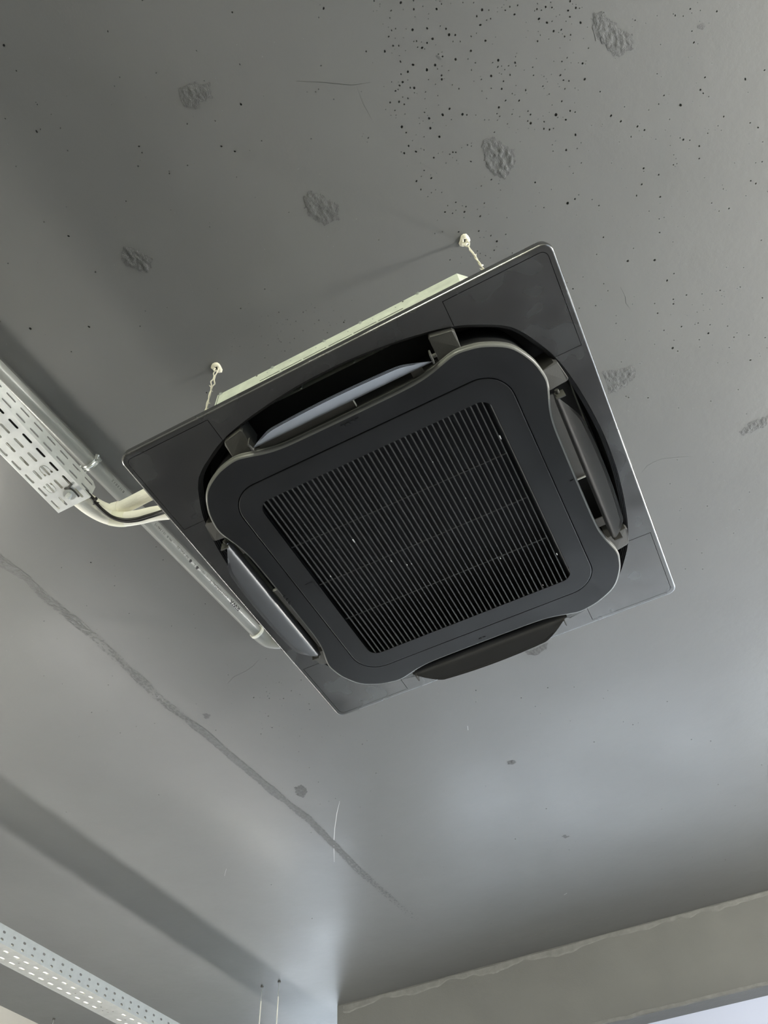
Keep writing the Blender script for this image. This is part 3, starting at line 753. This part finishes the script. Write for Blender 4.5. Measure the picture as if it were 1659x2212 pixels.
# ------------------------------------------------------------------ perforated cable trays
def tray(name, label, xl, xr, y0, y1, zb, zt, base_holes, side_holes, shear=0.0, cut=.0, yref=0.0, lip=.008, base_extra=(), mb='zinc', ms='zinc'):
    t = thing(name, label, 'cable tray', ((xl + xr) / 2, y1, zb))
    fx = lambda x, y: x + shear * (y - yref)
    outer_b = [(xl, y0), (xr, y0), (xr, y1), (xl, y1)]
    obj('tray_base', *plate(outer_b, list(base_holes) + list(base_extra), lambda a, b, c: (fx(a, b), b, c), zb, zb + .0012), mb, t)
    for s, xe in ((1, xr), (-1, xl)):
        oh = [(zb + .0015, y0), (zt, y0), (zt, y1 - cut), (zt - .010, y1), (zb + .0015, y1)]
        obj('side_rail', *plate(oh, side_holes, lambda a, b, c: (fx(xe - s * c, b), b, a), 0, .0012), ms, t)
        obj('rolled_edge', *join(box(0, 0, 0, 0, 0, 0)) if False else plate([(0, y0), (lip, y0), (lip, y1 - cut), (0, y1 - cut)], [], lambda a, b, c: (fx(xe - s * a, b), b, c), zt - .0002, zt + .0012), ms, t)
        obj('bent_corner', *tube([(fx(xe - s * .0015, y0), y0, zb + .0016), (fx(xe - s * .0015, y1), y1, zb + .0016)], .0017, 10), ms, t, smooth=60)
    return t
ZB1 = .220; PIT = .0444; XL1, XR1, YE1 = -.8365, -.7355, -.3355
base_h = []; side_h = []; extra = []
for k in range(22):
    y = -.3590 - PIT * k
    for j, x in enumerate((-.8258, -.8015, -.7765, -.7512)):
        if j == 2 and k == 0: continue
        base_h.append(slot(x, y, .0066, .0300))
    for z in (ZB1 + .014, ZB1 + .0425): side_h.append(slot(z, y, .0062, .0300))
def tongue(cx, cy, flip):
    """punched horse-shoe cut round a slot"""
    R_, wd = .0118, .0017; o = []; s = -1 if flip else 1
    A = [PI * i / 12 for i in range(13)]
    o += [(cx + R_ * math.cos(a), cy - s * (.006 + R_ * math.sin(a))) for a in A]
    o += [(cx - R_, cy + s * .004), (cx - R_ - .0012, cy + s * .004), (cx - R_ - .0012, cy + s * .010), (cx - R_ + .0040, cy + s * .010), (cx - R_ + .0040, cy + s * .004), (cx - R_ + wd, cy + s * .004)]
    o += [(cx + (R_ - wd) * math.cos(a), cy - s * (.006 + (R_ - wd) * math.sin(a))) for a in A[::-1]]
    o += [(cx + R_ - wd, cy + s * .004), (cx + R_ - .0040, cy + s * .004), (cx + R_ - .0040, cy + s * .010), (cx + R_ + .0012, cy + s * .010), (cx + R_ + .0012, cy + s * .004), (cx + R_, cy + s * .004)]
    return o
extra = [tongue(-.7765, -.3590 - 2 * PIT + .002, False), tongue(-.8015, -.3590 - 1 * PIT - .002, True)]
tr1 = tray('cable_tray', 'bright galvanised perforated cable tray ending beside the air conditioner', XL1, XR1, -1.6, YE1, ZB1, ZB1 + .056, base_h, side_h, .012, .012, YE1, base_extra=extra)
wx, wy = -.774, -.367
bolt = tr1
obj('washer', *disc((wx, wy), .0155, ZB1 - .0022, ZB1 - .0004, 32), 'steel', bolt, smooth=40)
obj('hook_plate', *join(tube(spline([(wx + .001, wy - .019, ZB1 - .0012), (wx + .013, wy - .014, ZB1 - .0012), (wx + .017, wy - .002, ZB1 - .0012), (wx + .016, wy + .016, ZB1 - .0012)], 6), .0022, 8), tube([(wx + .010, wy - .016, ZB1 - .0012), (wx + .026, wy - .022, ZB1 - .0012)], .003, 8)), 'block', bolt, smooth=40)
obj('long_nut', *disc((wx, wy), .0072, ZB1 - .017, ZB1 - .0022, 6), 'zinc', bolt)
obj('rod_end', *disc((wx, wy), .0040, ZB1 - .021, ZB1 - .017, 16), 'zinc', bolt, smooth=40)
obj('bolt', *tube([(wx, wy, ZB1 + .0014), (wx, wy, ZB1 + .006)], .0038, 12), 'steel', bolt, smooth=40)
# far tray
b2 = []; s2 = []
for k in range(70):
    y = .9 - 1.2 + .0525 * k + .0265
    if 1.60 < y < 1.69: continue
    b2.append(slot(-2.2000, y, .0145, .0300)); b2.append(slot(-2.2490, y + .028, .0145, .0300))
for k in range(70):
    y = -.3 + .0525 * k + .0135
    if k % 3 == 0: b2.append(slot(-2.2245, y, .006, .009))
    s2.append(slot(.0455, y - .0005, .0085, .0150)); s2.append(slot(.0210, y, .0085, .0150))
for dx, dy in ((-.010, .015), (.012, .02), (-.018, -.01), (.006, -.012)): b2.append(slot(-2.2245 + dx, 1.645 + dy, .006, .008))
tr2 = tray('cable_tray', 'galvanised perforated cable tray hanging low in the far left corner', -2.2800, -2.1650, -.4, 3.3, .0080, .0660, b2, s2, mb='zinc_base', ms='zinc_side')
cb2 = thing('light_block_cables', 'added white cables that block lamp light through the low far left cable tray', 'cable', (-2.2225, 3.3, .0100))  # added inside the tray to stop the tube's light leaking through the slots
for q in range(7):
    xx = -2.2700 + .0155 * q
    obj('cable', *tube([(xx, -.4, .0178), (xx, 1.4, .0178), (xx, 3.3, .0178)], .0076, 10), 'white', cb2, smooth=60)
def rod(x, y, z0, label, r=.0032):
    t = thing('suspension_rod', label, 'rod', (x, y, ZC), 'thin rods hanging from the ceiling')
    obj('rod', *tube([(x, y, z0), (x, y, ZC - .075)], r, 10), 'white', t, smooth=50)
    obj('wire_top', *tube([(x, y, ZC - .075), (x, y, ZC)], r * .55, 8), 'steel', t, smooth=50)
    obj('ceiling_anchor', *disc((x, y), .008, ZC - .006, ZC, 12), 'block', t, smooth=50)
rod(-2.262, 2.817, .0092, 'thin white rod from the ceiling, left of the pair near the beam')
rod(-2.152, 2.818, .0560, 'thin white rod from the ceiling, right of the pair near the beam')
rod(-3.477, 2.521, -.40, 'thin pale rod hanging in the far left corner behind the low tray')

# ------------------------------------------------------------------ insulated pipes and cable
def ribbed(path, r0, amp, period, n=22):
    L = sum(math.dist(a, b) for a, b in zip(path[:-1], path[1:]))
    return tube(path, r0, n)
ZI = .2420
pB = spline([(-.800, -1.5, ZI), (-.792, -.8, ZI), (-.7850, -.45, ZI), (-.7800, -.340, ZI), (-.7660, -.278, ZI + .002), (-.7370, -.238, ZI + .004), (-.690, -.2190, ZI + .003), (-.630, -.2050, ZI), (-.52, -.180, ZI - .03), (-.43, -.165, ZI - .06)], 10)
iB = thing('insulated_pipe', 'cream foam insulated pipe, the lower one, curving from the tray to the unit', 'pipe', pB[60], 'insulated pipes feeding the air conditioner')
obj('foam_sleeve', *tube(pB, .0195, 26), 'foam', iB, smooth=60)
i0 = min(range(len(pB)), key=lambda i: abs(pB[i][0] + .737) + abs(pB[i][1] + .238))
obj('tape_wrap', *tube(pB[i0 - 4:i0 + 5], .0201, 26), 'tape', iB, smooth=60)
ZA = .2800
pA = spline([(-.818, -1.5, ZA + .004), (-.812, -.8, ZA + .004), (-.8070, -.45, ZA + .004), (-.7960, -.330, ZA + .004), (-.7720, -.262, ZA + .003), (-.740, -.247, ZA + .002), (-.70, -.2465, ZA), (-.62, -.2470, ZA), (-.50, -.248, ZA - .03), (-.43, -.249, ZA - .06)], 10)
iA = thing('insulated_pipe', 'cream foam insulated pipe, the upper straight one, entering above the panel corner', 'pipe', pA[60], 'insulated pipes feeding the air conditioner')
obj('foam_sleeve', *tube(pA, .0185, 26), 'foam', iA, smooth=60)
j0 = min(range(len(pA)), key=lambda i: abs(pA[i][0] + .745))
obj('joint_collar', *tube(pA[j0 - 3:j0 + 4], .0205, 26), 'foam', iA, smooth=50)
zc_ = .2285
cpx = [(196, 1072, .2285), (206, 1086, .226), (222, 1102, .220), (243, 1117, .217), (268, 1123, .217), (295, 1121, .218), (320, 1114, .218), (346, 1106, .215)]
cp = [tuple(onz(u, v, z)) for u, v, z in cpx]
cpts = spline([(-.7500, -1.5, .2285), (-.7480, -.8, .2285), (-.7450, -.45, .2285)] + cp + [(-.52, -.222, .19), (-.43, -.215, .17)], 10)
cab = thing('power_cable', 'pair of black cables curving along the insulated pipe into the unit', 'cable', cp[3])
obj('cable', *tube(cpts, .0046, 14), 'cable', cab, smooth=60)
cp2 = [(a - .004, b + .0075, c + .0015) for a, b, c in cp[:3]] + [(a - .001, b + .007, c + .001) for a, b, c in cp[3:]]
obj('cable', *tube(spline([(-.7620, -1.5, .2275), (-.7600, -.8, .2275), (-.7570, -.45, .2275)] + cp2 + [(-.52, -.214, .19), (-.43, -.207, .17)], 10), .0028, 10), 'cable', cab, smooth=60)
tp = np.array(onz(205, 1085, .224))
tie = obj('cable_tie', *join(loft([[tuple(tp + np.array([.0075 * math.cos(a) + yy * .6, .004 + .0085 * math.sin(a) * .4 + yy, .0060 * math.sin(a)])) for a in [2 * PI * k / 18 for k in range(18)]] for yy in (-.0018, .0018)]), box(tp[0] + .004, tp[0] + .0115, tp[1] - .0100, tp[1] - .0040, tp[2] - .004, tp[2] + .004)), 'cable', cab, solid=False)
